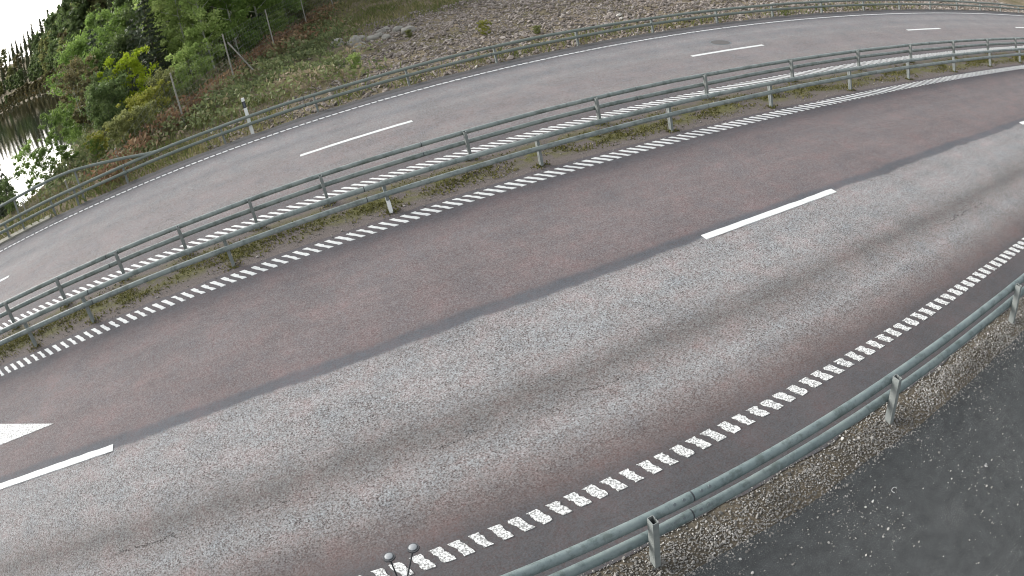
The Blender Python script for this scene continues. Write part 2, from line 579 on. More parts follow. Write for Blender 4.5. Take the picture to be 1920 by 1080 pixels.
road_near = strip("road", -70, 160, [3.66, 5, 8, 11, 12.32], 0, mat_road, .25, (.16, .10), 3)
road_far = strip("road", -70, 160, [14.05, 16, 19, 21.42], 0, mat_far, .25, (.10, .22), 8)


def median_material():
    m, N, L, B = new_mat("median_surface")
    uv = N.new("ShaderNodeUVMap"); uv.uv_map = "UVMap"
    sep = N.new("ShaderNodeSeparateXYZ"); L.new(uv.outputs[0], sep.inputs[0])
    fac = map_range(N, L, sep.outputs[1], 12.1, 14.3, 0, 1)
    band = ramp(N, [(.22, (0, 0, 0)), (.34, (.75, .75, .75)), (.55, (1, 1, 1)), (.74, (.55, .55, .55)), (.84, (0, 0, 0))]); L.new(fac, band.inputs[0])
    nz = noise_node(N, L, uv.outputs[0], 1.5, 6, .7)
    mask = math_node(N, L, 'MULTIPLY', map_range(N, L, nz, .43, .56, 0, .92), band.outputs[0], True)
    g = noise_node(N, L, uv.outputs[0], 38, 3, .7)
    base = ramp(N, [(.3, (0.068, 0.058, 0.054)), (.55, (0.132, 0.114, 0.106)), (.75, (0.208, 0.180, 0.168))]); L.new(g, base.inputs[0])
    g2 = noise_node(N, L, uv.outputs[0], 11, 4, .7)
    moss = ramp(N, [(.3, (.058, .058, .020)), (.55, (.112, .112, .032)), (.75, (.175, .160, .062))]); L.new(g2, moss.inputs[0])
    c = mix_col(N, L, mask, base.outputs[0], moss.outputs[0])
    L.new(c, B.inputs["Base Color"]); B.inputs["Roughness"].default_value = .95
    B.inputs["Specular IOR Level"].default_value = .15
    bp = N.new("ShaderNodeBump"); bp.inputs["Strength"].default_value = .5; bp.inputs["Distance"].default_value = .02
    L.new(math_node(N, L, 'ADD', g, mask), bp.inputs["Height"]); L.new(bp.outputs[0], B.inputs["Normal"])
    return m


strip("median", -70, 160, [12.18, 12.7, 13.3, 14.2], -.006, median_material(), .5)


def dirt_material():
    m, N, L, B = new_mat("shoulder_dirt")
    uv = N.new("ShaderNodeUVMap"); uv.uv_map = "UVMap"
    g = noise_node(N, L, uv.outputs[0], 30, 4, .7)
    b = noise_node(N, L, uv.outputs[0], 2.0, 4, .6)
    r = ramp(N, [(.3, (0.045, 0.040, 0.034)), (.55, (0.096, 0.085, 0.070)), (.75, (0.180, 0.164, 0.135))]); L.new(g, r.inputs[0])
    r2 = ramp(N, [(.35, (0.844, 0.844, 0.810)), (.65, (1.294, 1.238, 1.125))]); L.new(b, r2.inputs[0])
    c = mix_col(N, L, 1.0, r.outputs[0], r2.outputs[0], 'MULTIPLY')
    L.new(c, B.inputs["Base Color"]); B.inputs["Roughness"].default_value = .95; B.inputs["Specular IOR Level"].default_value = .1
    return m


strip("gravel_strip", -40, 60, [2.9, 3.4, 3.8], -.010, dirt_material(), .5)


def apron_material():
    m, N, L, B = new_mat("dark_asphalt")
    uv = N.new("ShaderNodeUVMap"); uv.uv_map = "UVMap"
    g = noise_node(N, L, uv.outputs[0], 60, 3, .7)
    p = noise_node(N, L, uv.outputs[0], .9, 4, .6)
    sp = noise_node(N, L, uv.outputs[0], 90, 1, .5)
    r = ramp(N, [(.3, (0.035, 0.038, 0.038)), (.6, (0.049, 0.052, 0.053)), (.75, (0.068, 0.071, 0.072))]); L.new(g, r.inputs[0])
    mot = noise_node(N, L, uv.outputs[0], 6.0, 5, .7)
    dust = map_range(N, L, p, .52, .72, 0, .8)
    fleck = map_range(N, L, sp, .54, .66, 0, 1)
    f = math_node(N, L, 'MULTIPLY', fleck, math_node(N, L, 'ADD', dust, .30), True)
    c = mix_col(N, L, f, r.outputs[0], (.17, .172, .165))
    vm = N.new("ShaderNodeVectorMath"); vm.operation = 'SCALE'; L.new(c, vm.inputs[0]); L.new(map_range(N, L, mot, .3, .7, .78, 1.25), vm.inputs[3]); L.new(vm.outputs[0], B.inputs["Base Color"]); B.inputs["Roughness"].default_value = .95; B.inputs["Specular IOR Level"].default_value = .15
    bp = N.new("ShaderNodeBump"); bp.inputs["Strength"].default_value = .12; bp.inputs["Distance"].default_value = .004
    L.new(g, bp.inputs["Height"]); L.new(bp.outputs[0], B.inputs["Normal"])
    return m


strip("parking_apron", -40, 60, [-30, -10, 0, 2, 3.14], 0.0, apron_material(), .12, (0, .10), 21)

# ------------------------------------------------------------------ painted markings
def bar_mesh(name, ls, d0, d1, skew, jit, seed, th=.005, mat=None, nseg=7):
    """a thick paint bar: parallelogram in local x (along) and y (across) with a ragged outline"""
    rg = np.random.default_rng(seed)
    half = (d1 - d0) / 2
    ys = np.linspace(-half, half, nseg)
    left = [(-ls / 2 - skew * y + rg.normal(0, jit), y + rg.normal(0, jit * .3)) for y in ys]
    right = [(ls / 2 - skew * y + rg.normal(0, jit), y + rg.normal(0, jit * .3)) for y in ys]
    mb = MB()
    n = nseg
    pts = left + right
    Vt = [[x, y, th + rg.uniform(-.001, .001)] for x, y in pts]
    Vb = [[x * 1.02, y * 1.01, -.003] for x, y in pts]
    Q = []
    for k in range(n - 1):
        Q.append([k, n + k, n + k + 1, k + 1])
    out = list(range(n - 1, -1, -1)) + list(range(n, 2 * n))
    for a, b in zip(out, out[1:] + out[:1]):
        Q.append([a, a + 2 * n, b + 2 * n, b])
    mb.add(Vt + Vb, Q)
    return mb.mesh(name, [mat])


def row(parent, name, variants, s0, s1, pitch, d, phase, dj=.006):
    k = 0
    s = phase + math.ceil((s0 - phase) / pitch) * pitch
    while s < s1:
        me = variants[random.randrange(len(variants))]
        M = frame_at(s + random.uniform(-.006, .006), d + random.uniform(-dj, dj), .001)
        link(name, me, parent, None, M)
        s += pitch; k += 1
    return k


bars_n = [bar_mesh("marking_bar", .116, 4.462, 4.678, .43, .009, 100 + k, .006, mat_worn) for k in range(8)]
bars_g = [bar_mesh("marking_bar", .086, 11.84, 12.178, .70, .008, 120 + k, .006, mat_white) for k in range(6)]
bars_f = [bar_mesh("marking_bar", .082, 14.19, 14.506, .85, .006, 140 + k, .006, mat_white) for k in range(6)]
dash_e = [bar_mesh("edge_dash", .150, 20.52, 20.62, .25, .006, 160 + k, .006, mat_white, 3) for k in range(4)]
row(road_near, "marking_bar", bars_n, -2.2, 14, .2095, 4.57, 1.7604)
row(road_near, "marking_bar", bars_g, -9, 33, .208, 12.009, 5.510)
row(road_far, "marking_bar", bars_f, -9, 34, .208, 14.348, 5.454)
row(road_far, "edge_dash", dash_e, -12.5, 45, .1985, 20.570, 1.203)


def long_dash(parent, s0, s1, d, w, mat, seed, th=.005):
    rg = np.random.default_rng(seed)
    n = int((s1 - s0) / .15)
    s = np.linspace(s0, s1, n)
    j = .004
    V = np.vstack([P(s, d - w / 2 + rg.normal(0, j, n), th), P(s, d + w / 2 + rg.normal(0, j, n), th),
                   P(s, np.full(n, d - w / 2 - .001), -.003), P(s, np.full(n, d + w / 2 + .001), -.003)])
    i = np.arange(n - 1)
    Q = np.vstack([np.stack([i, i + 1, n + i + 1, n + i], -1), np.stack([2 * n + i, 2 * n + i + 1, i + 1, i], -1),
                   np.stack([n + i, n + i + 1, 3 * n + i + 1, 3 * n + i], -1),
                   [[0, n, 3 * n, 2 * n], [n - 1, 3 * n - 1, 4 * n - 1, 2 * n - 1]]])
    o = P((s0 + s1) / 2, d)
    return link("lane_dash", mesh_np("lane_dash", V - o, Q, [mat]), parent, None, Matrix.Translation(Vector(o)))


for k, (a, b) in enumerate([(-18.6, -15.7), (-6.75, -3.80), (5.66, 8.76), (17.68, 20.7), (29.6, 32.6)]):
    long_dash(road_near, a, b, 8.19 + .009 * (a > 0), .155, mat_white, 200 + k, .009)
for k, (a, b) in enumerate([(-23.4, -20.4), (-11.5, -8.50), (.60, 3.57), (12.18, 15.15), (23.73, 26.53), (35.4, 38.4)]):
    long_dash(road_far, a, b, 17.67, .15, mat_white, 220 + k)
# direction arrow whose tip enters the picture at the left
mb = MB()
tipx, tipy = -5.17, 9.37
mb.prism([(-9.6, 9.30), (-7.0, 9.36), (-6.1, 9.37), (tipx, tipy + .015), (-5.9, 9.70), (-6.7, 10.04), (-7.3, 10.28), (-7.15, 9.80), (-9.6, 9.62)], -.003, .006)
me = mb.mesh("arrow", [worn_paint("arrow_paint", .455, .52)])
co = np.empty(len(me.vertices) * 3, np.float32); me.vertices.foreach_get("co", co); co = co.reshape(-1, 3)
o = P(-7.0, 9.6)
me.vertices.foreach_set("co", (P(co[:, 0], co[:, 1], co[:, 2]) - o).astype(np.float32).ravel()); me.update()
link("road_arrow", me, road_near, None, Matrix.Translation(Vector(o)))

# manhole cover in the far carriageway
mb = MB()
a = np.arange(28) * 2 * math.pi / 28
mb.prism([(.34 * math.cos(t), .34 * math.sin(t)) for t in a], -.01, .006)
man = link("manhole_cover", autosmooth(mb.mesh("manhole_cover", [simple("cast_iron", (.060, .055, .052), .7, noise=(25, (.10, .09, .085), 3))])), None, None, frame_at(14.1, 18.7),
           label="dark round iron manhole cover set in the far carriageway", category="manhole cover")
mb = MB()
for k in range(28):
    t0, t1 = a[k], a[(k + 1) % 28]
    mb.prism([(.345 * math.cos(t0), .345 * math.sin(t0)), (.39 * math.cos(t0), .39 * math.sin(t0)), (.39 * math.cos(t1), .39 * math.sin(t1)), (.345 * math.cos(t1), .345 * math.sin(t1))], -.01, .004)
link("frame_ring", mb.mesh("frame_ring", [mat_bolt]), man)

# ------------------------------------------------------------------ guard rails
def post_mesh(top, w=.060, dep=.105, t=.006, lip=.041):
    """C profile open towards -x, web at +x; bracket plates reach the tubes on the +y or -y side"""
    mb = MB()
    h = dep / 2; a = w / 2
    mb.box((a - t / 2, 0, (top - .35) / 2), (t, dep, top + .35))
    for sg in (-1, 1):
        mb.box((-t / 2 - .0005, sg * (h - t / 2), (top - .35) / 2), (w - t - .001, t, top + .35))
        mb.box((-a + t / 2 - .001, sg * (h - t - lip / 2 - .0005), (top - .35) / 2), (t, lip, top + .35))
    return mb.mesh("post", [mat_post])


def guardrail(name, label, s0, s1, joints, dtube, hu, hl, rad, posts, dpost, ptop, mat, hs=0.0, detail=False, group="steel guardrails along the carriageways"):
    base = P((s0 + s1) / 2 if not detail else 4, dpost)
    base = P(posts[len(posts) // 2], dpost)
    g = empty(name, Vector(base), label=label, category="guardrail", group=group)
    inv = Matrix.Translation(-Vector(base))
    cuts = [s0] + joints + [s1]
    rg = np.random.default_rng(int(abs(dtube) * 100))
    for which, h in (("upper", hu), ("lower", hl)):
        if h is None: continue
        for c0, c1 in zip(cuts[:-1], cuts[1:]):
            n = max(3, int((c1 - c0) / .35))
            s = np.linspace(c0 + .009, c1 - .009, n)
            wob = (vnoise(s * .33, s * 0 + h * 10, 5, 2) - .5)
            pts = P(s, dtube + wob * .03, h + hs * s + (vnoise(s * .33, s * 0 + h * 7, 15, 2) - .5) * .035) - base
            mb = MB(); mb.tube(pts, rad, 16)
            link("rail_tube", autosmooth(mb.mesh("rail_tube", [mat]), 50), g)
            # sleeve inside the joint at the section's end, with its screws
            if c1 in joints:
                sj = np.array([c1 - .03, c1 - .012, c1 + .012, c1 + .03])
                wj = (vnoise(sj * .33, sj * 0 + h * 10, 5, 2) - .5)
                pj = P(sj, dtube + wj * .03, h + hs * sj + (vnoise(sj * .33, sj * 0 + h * 7, 15, 2) - .5) * .035) - base
                mb = MB(); mb.tube(pj, rad * .95, 14)
                link("rail_joint", mb.mesh("rail_joint", [mat_dark]), g)
                sl = np.linspace(c1 - .26, c1 - .009, 5)
                wl_ = (vnoise(sl * .33, sl * 0 + h * 10, 5, 2) - .5)
                pl = P(sl, dtube + wl_ * .03, h + hs * sl + (vnoise(sl * .33, sl * 0 + h * 7, 15, 2) - .5) * .035) - base
                mb = MB(); mb.tube(pl, rad * 1.045, 16)
                link("rail_sleeve", autosmooth(mb.mesh("rail_sleeve", [mat]), 50), g)
                if detail:
                    for off in (-.20, -.10, .09, .18):
                        q = P(c1 + off, dtube - rad * .62, h + hs * c1 + rad * .82) - base
                        mb = MB(); ax = Vector((P(c1, dtube - .05, .05) - P(c1, dtube, 0))).normalized()
                        mb.tube([q - np.array(ax) * .012, q + np.array(ax) * .012], .016, 8)
                        link("bolt", mb.mesh("bolt", [mat_bolt]), g)
    pm = post_mesh(ptop)
    side = 1 if dtube > dpost else -1
    bmes = []
    for h in (hu, hl):
        if h is None: continue
        gap = max(abs(dtube - dpost) - .0525, .02)
        bm_ = MB(); bm_.box((0, side * (.0535 + gap / 2), h), (.045, gap, .05))
        bmes.append(bm_.mesh("bracket", [mat_post]))
    for k, sp in enumerate(posts):
        M = inv @ upright_at(sp, dpost, hs * sp)
        if detail: M = M @ Matrix.Rotation(math.pi, 4, 'Z')
        p_ = link("post", pm, g, None, M)
        for bme in bmes:
            link("bracket", bme, p_, None, Matrix.Rotation(math.pi, 4, 'Z') if detail else None)
    return g


POSTS_F = [-12.4, -10.8, -9.3, -7.75, -6.2, -4.62, -1.41, 1.73, 4.83, 7.93, 10.93, 14.02, 17.0, 20.0, 23.0, 26.1, 29.2, 32.3, 35.4]
POSTS_B = [-11.9, -10.3, -8.7, -7.15, -5.55, -3.93, -2.4, -.79, .74, 3.83, 6.91, 9.96, 13.0, 16.0, 19.0, 22.1, 25.2, 28.3, 31.4, 34.5]
g_near = guardrail("guardrail", "nearest green-grey guardrail beside the dark parking asphalt at lower right", -6.4, 22, [-3.9, 2.27, 8.45, 14.6],
                   3.56, .600, .330, .056, [-4.6, -1.4, 1.80, 5.05, 8.30, 11.5, 14.8, 18.0], 3.44, .70, mat_steel, -.008, True)
g_front = guardrail("guardrail", "median guardrail nearer the camera with green moss at its feet", -13.6, 37, [-10.6, -4.4, 1.35, 8.9, 15.1, 21.3, 27.4, 33.6],
                    12.38, .660, .435, .052, POSTS_F, 12.50, .655, mat_steel_mid, -.0008)
g_back = guardrail("guardrail", "median guardrail backing onto the far carriageway and its striped edge line", -13, 36, [-10.2, -4.2, 2.9, 8.0, 14.2, 20.4, 26.6, 32.8],
                   13.985, .610, .385, .052, POSTS_B, 13.88, .655, mat_steel_mid, -.0014)
POSTS_X = [-12.5, -9.6, -7.55, -6.6, -4.72, -1.35, 1.62, 4.50, 7.37, 10.25, 13.2, 16.1, 19.0, 22, 25, 28, 31, 34, 37, 40, 43, 46, 49, 52, 55, 58]
RAD = .054
g_far = guardrail("guardrail", "far guardrail in front of the trees, lake and stony verge", -14, 60, [-10.6, -4.6, 1.3, 7.2, 13.1, 19.1, 25.1, 31.1, 37.1, 43.1, 49.1, 55.1],
                  21.40, .585, .350, .052, POSTS_X, 21.53, .56, mat_steel_far, -.002)
# white marker on one median post
mb = MB(); mb.box((0, -.058, .13), (.064, .006, .26)); mb.box((.034, 0, .13), (.006, .11, .26))
mk = link("post_marker", mb.mesh("post_marker", [simple("marker_white", (.78, .79, .78), .5)]), g_front, None, Matrix.Translation(-g_front.location) @ upright_at(1.73, 12.5))

# bridge parapet: third, higher tube that rises at the left, on its own posts, and the edge beam
par = empty("bridge_parapet", Vector(P(-8, 21.5)), label="bridge parapet with a high rising handrail in front of the lake", category="parapet")
bp_ = np.array(P(-8, 21.5))
sx = np.array([-14, -12.5, -11, -9.6, -8.3, -7.2, -6.5, -6.1, -5.6, -5.0, -4.5, -4.1, -3.8, -3.5])
hx = np.array([1.25, 1.24, 1.22, 1.20, 1.21, 1.21, 1.17, 1.11, 1.02, .90, .80, .71, .64, .60])
sf = np.linspace(-14, -3.5, 60)
mb = MB(); mb.tube(P(sf, 21.42, np.interp(sf, sx, hx)) - bp_, .050, 14)
link("handrail", autosmooth(mb.mesh("handrail", [mat_steel_far]), 50), par)
for sp, tp in ((-6.35, 1.10), (-8.9, 1.16), (-11.4, 1.18)):
    mb = MB(); mb.box((0, 0, (tp - .2) / 2), (.055, .07, tp + .2))
    link("post", mb.mesh("post", [mat_post]), par, None, Matrix.Translation(-Vector(bp_)) @ upright_at(sp, 21.53))
mb = MB()
sf = np.linspace(-16, -7.75, 34)
prof = [(21.38, -.4), (21.38, .05), (21.68, .07), (21.68, -.4)]
Vb = np.vstack([P(sf, dd_, hh_) - bp_ for dd_, hh_ in prof])
n = len(sf); i = np.arange(n - 1); Q = []
for a_, b_ in ((0, 1), (1, 2), (2, 3)):
    Q.append(np.stack([a_ * n + i, a_ * n + i + 1, b_ * n + i + 1, b_ * n + i], -1))
Q.append(np.array([[n - 1, 2 * n - 1, 3 * n - 1, 4 * n - 1]]))
mb.add(Vb, np.vstack(Q))
link("edge_beam", mb.mesh("edge_beam", [simple("mossy_concrete", (.19, .185, .145), .9, noise=(4, (.27, .26, .215), 5), bump=.3)]), par)

# ------------------------------------------------------------------ delineator post
mw = simple("delineator_plastic", (.66, .67, .65), .5, noise=(6, (.72, .73, .71), 3))
mbk = simple("black_plastic", (.025, .026, .03), .45)
mrf = simple("reflector_grey", (.10, .11, .13), .2)


def delineator(s_, d_, label, hh=1.19):
    de = empty("delineator_post", Vector(P(s_, d_)), label=label, category="delineator post")
    de.rotation_euler = (0, 0, math.atan2(EV[1], EV[0]))
    mb = MB(); mb.prism([(-.055, -.03), (.055, -.03), (.035, .03), (-.035, .03)], -.3, hh - .33)
    link("post_body", mb.mesh("post_body", [mw]), de)
    mb = MB(); mb.prism([(-.056, -.031), (.056, -.031), (.036, .031), (-.036, .031)], hh - .328, hh - .11)
    bd = link("black_band", mb.mesh("black_band", [mbk]), de)
    mb = MB(); mb.box((0, -.034, hh - .22), (.05, .005, .16))
    link("reflector", mb.mesh("reflector", [mrf]), bd)
    mb = MB(); mb.prism([(-.055, -.03), (.055, -.03), (.035, .03), (-.035, .03)], hh - .108, hh)
    link("top_cap", mb.mesh("top_cap", [mw]), de)


delineator(-.46, 21.56, "white delineator post with a black band, behind the far guardrail near the bracken")

# ------------------------------------------------------------------ road weather sensor below the camera
cpos = np.array([0, 0, CAM_H])
k1 = cpos + 2.2 * np.array([-.24795, .62079, -.74374]); k2 = cpos + 2.2 * np.array([-.21284, .63226, -.74494])
jn = cpos + 2.32 * np.array([-.2385, .578, -.779])
sen = empty("weather_sensor", Vector((0, -.35, 0)), label="thin forked weather sensor with two grey round tips over the striped line", category="sensor")
io = -np.array([0, -.35, 0])
md2 = simple("sensor_black", (.03, .032, .036), .5)
mgrey = simple("sensor_grey", (.20, .215, .225), .5)
zc = ground_z(np.array([0.]), np.array([-.35]))[0]
mb = MB(); mb.tube(np.array([[0, -.35, zc - .2], [0, -.35, 3.0], [0, -.35, 5.3]]) + io, .07, 14)
link("mast", autosmooth(mb.mesh("mast", [mat_post])), sen)
mb = MB(); mb.tube(np.array([[0, -.33, jn[2]], jn * .5 + np.array([0, -.16, jn[2] * .5]), jn]) + io, .018, 10)
link("arm", autosmooth(mb.mesh("arm", [mat_post])), sen)
for kk in (k1, k2):
    ax = (kk - jn) / np.linalg.norm(kk - jn)
    mb = MB(); mb.tube(np.array([jn, (jn + kk) / 2, kk]) + io, .0028, 8)
    rd = link("rod", mb.mesh("rod", [md2]), sen)
    vdir = (cpos - kk); vdir /= np.linalg.norm(vdir)
    up = np.array([0, 0, 1.0])
    mb = MB(); mb.tube(np.array([kk - up * .006, kk, kk + up * .004]) + io, [.015, .021, .020], 14)
    link("hood", mb.mesh("hood", [md2]), rd)
    mb = MB(); mb.tube(np.array([kk + up * .0042, kk + up * .007, kk + up * .008]) + io, [.0135, .0135, .012], 14)
    link("tip", autosmooth(mb.mesh("tip", [mgrey])), rd)

# ------------------------------------------------------------------ loose stones
ICO_V = np.array([[0, -1, 1.618], [0, 1, 1.618], [0, -1, -1.618], [0, 1, -1.618], [-1, 1.618, 0], [1, 1.618, 0], [-1, -1.618, 0], [1, -1.618, 0],
                  [-1.618, 0, 1], [1.618, 0, 1], [-1.618, 0, -1], [1.618, 0, -1]]) / 1.902
ICO_F = np.array([[0, 1, 8], [0, 9, 1], [1, 4, 8], [1, 5, 4], [1, 9, 5], [0, 8, 6], [0, 6, 7], [0, 7, 9], [2, 3, 11], [2, 10, 3], [3, 10, 4], [3, 4, 5],
                  [3, 5, 11], [2, 6, 10], [2, 7, 6], [2, 11, 7], [4, 10, 8], [5, 9, 11], [6, 8, 10], [7, 11, 9]])


def stones(name, pts, size, tint, mat, flatten=.65, parent=None, **props):
    n = len(pts)
    V = ICO_V[None] * (1 + RNG.normal(0, .17, (n, 12, 1)))
    sc = size[:, None, None] * np.stack([np.ones(n), RNG.uniform(.55, 1, n), np.full(n, flatten) * RNG.uniform(.7, 1.1, n)], -1)[:, None, :]
    V = V * sc
    a = RNG.uniform(0, 6.283, n); ca, sa = np.cos(a)[:, None], np.sin(a)[:, None]
    X_ = V[..., 0] * ca - V[..., 1] * sa; Y_ = V[..., 0] * sa + V[..., 1] * ca
    tilt = RNG.normal(0, .35, n)[:, None]
    Z_ = V[..., 2] + X_ * tilt
    V = np.stack([X_, Y_, Z_], -1) + pts[:, None, :]
    F = (ICO_F[None] + (np.arange(n) * 12)[:, None, None]).reshape(-1, 3)
    me = mesh_np(name, V.reshape(-1, 3), F, [mat], tint=np.repeat(tint, 12))
    return link(name, me, parent, **props)


# gravel under the near rail
n = 34000
s = RNG.uniform(-2, 13, n); d = 3.02 + .74 * RNG.beta(1.9, 1.6, n)
keep = RNG.uniform(0, 1, n) < np.clip(.25 + 1.0 * vnoise(s * 2.2, d * 2.2, 31), 0, 1) * np.where(d > 3.55, .55, 1)
s, d = s[keep], d[keep]; n = len(s)
sz = np.clip(RNG.lognormal(-4.75, .36, n), .005, .024)
stones("gravel", P(s, d, -.004 + sz * .2), sz, np.clip(.5 + RNG.normal(0, .2, n) + .5 * (vnoise(s * 1.5, d * 3, 33) - .5), 0, 1), mat_stone, kind='stuff')
# grit scattered on the apron, denser near the gravel
n = 6500
s = RNG.uniform(.5, 11, n); d = 3.12 - RNG.exponential(.75, n)
keep = (d > -3) & (RNG.uniform(0, 1, n) < np.clip(vnoise(s * 1.3, d * 1.3, 41) * 1.9 - .45, .08, 1))
s, d = s[keep], d[keep]; n = len(s)
sz = np.clip(RNG.lognormal(-5.15, .5, n), .003, .018)
stones("grit", P(s, d, sz * .4), sz, np.clip(RNG.beta(3, 2, n), 0, 1), mat_stone, kind='stuff')
# small curls of litter on the apron
mlit = simple("pale_plastic", (.42, .43, .42), .6)
for k, (pc, rr_, arc, lab) in enumerate([((4.35, 2.62), .035, 4.0, "largest pale curled strip lying on the dark parking asphalt"),
                                         ((5.55, 2.02), .022, 5.0, "small pale broken ring lying on the dark parking asphalt further right")]):
    t = np.linspace(0, arc, 22)
    sh = np.stack([rr_ * np.cos(t) * (1 + .25 * t / arc), rr_ * np.sin(t), .004 + .006 * np.sin(t * 1.3) ** 2], -1)
    mb = MB(); mb.tube(sh, .0035, 7)
    link("plastic_strip", mb.mesh("plastic_strip", [mlit]), None, None, frame_at(pc[0], pc[1], .004), label=lab, category="litter")

# stony verge beyond the far rail
n = 60000
s = RNG.uniform(-2, 46, n); d = RNG.uniform(21.6, 37, n)
right = sstep(1.5, 5.5, s - (d - 22) * .12 + (vnoise(s * .7, d * .7, 51) - .5) * 4)
keep = RNG.uniform(0, 1, n) < np.maximum(right, np.where(s > -3.5, .55 * sstep(25.2, 23.6, d + (vnoise(s * .8, d * .8, 62) - .5) * 3), 0) + .05)
s, d = s[keep], d[keep]; n = len(s)
sz = np.clip(RNG.lognormal(-3.05, .42, n), .022, .16)
x, y = flat(s, d)
pts = np.stack([x, y, ground_z(x, y) + sz * .25], -1)
mat_verge = tinted("verge_stones", [(0, (0.072, 0.063, 0.054)), (.5, (0.208, 0.178, 0.157)), (.9, (0.323, 0.289, 0.259)), (1, (0.468, 0.451, 0.408))], .92)
stones("verge_stones", pts, sz, np.clip(RNG.beta(2.4, 2.4, n), 0, 1), mat_verge, kind='stuff')

# single boulders
BOULD = [((4.06, 33.1), .42, "grey boulder at the left end of the rock pile above the verge"), ((4.75, 32.7), .50, "long pale boulder lying beside the leftmost grey boulder"),
         ((4.55, 30.6), .26, "small pale rock below the pile at the edge of the green plants"), ((5.54, 32.4), .27, "pale egg-shaped rock in the middle of the rock pile"),
         ((6.18, 33.5), .24, "whitest small rock at the top of the rock pile"), ((6.0, 31.6), .25, "bluish green-tinted rock among the pale rocks"),
         ((6.82, 32.9), .28, "pale rock at the upper right of the rock pile"), ((7.15, 32.4), .30, "pale rock at the right end of the rock pile, beside dark grass"),
         ((6.9, 31.2), .32, "yellowish rock above the dry yellow plant on the verge"), ((5.2, 33.6), .24, None), ((5.9, 32.5), .2, None), ((4.9, 31.7), .22, None), ((6.5, 33.9), .2, None)]
for k, ((s_, d_), r_, lab) in enumerate(BOULD):
    rg = np.random.default_rng(300 + k)
    import bmesh
    bm = bmesh.new(); bmesh.ops.create_icosphere(bm, subdivisions=3, radius=r_)
    ph = rg.uniform(0, 9, 3)
    cut = [Vector(rg.normal(0, 1, 3)).normalized() for _ in range(7)]
    for v in bm.verts:
        for c_ in cut:
            q = v.co.dot(c_) - r_ * .74
            if q > 0: v.co -= c_ * q * .85
        v.co *= 1 + .05 * math.sin(v.co.x * 14 / r_ * .3 + ph[0]) * math.cos(v.co.y * 12 / r_ * .3 + ph[1])
    me = bpy.data.meshes.new("boulder"); bm.to_mesh(me); bm.free()
    me.materials.append(mat_rock)
    autosmooth(me, 30)
    x, y = flat(s_, d_); z = float(ground_z(x, y))
    o_ = link("boulder", me, None, None, Matrix.Translation((float(x), float(y), z + r_ * .22)) @ Matrix.Rotation(rg.uniform(0, 6), 4, 'Z') @ Matrix.Diagonal((1.25, .85, .72, 1)),
              label=lab or "small pale rock half buried in the rock pile above the verge", category="rock")
    o_["group"] = "pale rocks piled above the stony verge"

# ------------------------------------------------------------------ vegetation
def leaf_quads(C, size, nrm=None, elong=1.7):
    """diamond leaves at the points C; returns V, F"""
    n = len(C)
    a = RNG.normal(0, 1, (n, 3)); a /= np.linalg.norm(a, axis=1)[:, None]
    b = RNG.normal(0, 1, (n, 3)); b = np.cross(a, b); b /= np.linalg.norm(b, axis=1)[:, None] + 1e-9
    sz = size if not np.isscalar(size) else np.full(n, size)
    L_ = a * (sz * .5 * elong)[:, None]; W_ = b * (sz * .5)[:, None]
    V = np.stack([C - L_, C + W_ * .9 - L_ * .1, C + L_, C - W_ * .9 - L_ * .1], 1).reshape(-1, 3)
    F = np.arange(n * 4).reshape(n, 4)
    return V, F


def tube_np(pts, rad, n=6):
    mb = MB(); mb.tube(pts, rad, n, False)
    return mb.v[0], mb.q[0]


def tree_skeleton(h, crown0, spread, nb, rg, lean=.04, up=.5):
    """trunk polyline plus limb polylines"""
    n = 9
    t = np.linspace(0, 1, n)
    wob = np.cumsum(rg.normal(0, .035, (n, 2)), 0) * h * .1
    trunk = np.stack([wob[:, 0] + lean * h * t, wob[:, 1], t * h], -1)
    trunk -= trunk[0] * np.array([1, 1, 0])
    limbs = []
    for k in range(nb):
        f = crown0 + (1 - crown0) * (k + rg.uniform(0, 1)) / nb * .95
        p0 = np.array([np.interp(f, t, trunk[:, c]) for c in range(3)])
        az = k * 2.4 + rg.uniform(-.5, .5)
        prof = math.sin(math.pi * min(1, max(.06, (f - crown0 * .8) / (1.04 - crown0 * .8)))) ** .7
        L_ = spread * (.35 + .75 * prof) * rg.uniform(.7, 1.15)
        q = np.linspace(0, 1, 5)
        limb = p0 + np.stack([np.cos(az) * q * L_, np.sin(az) * q * L_, (q * up + .25 * q * q * rg.uniform(-.6, 1)) * L_], -1)
        limbs.append((limb, f))
    return trunk, limbs


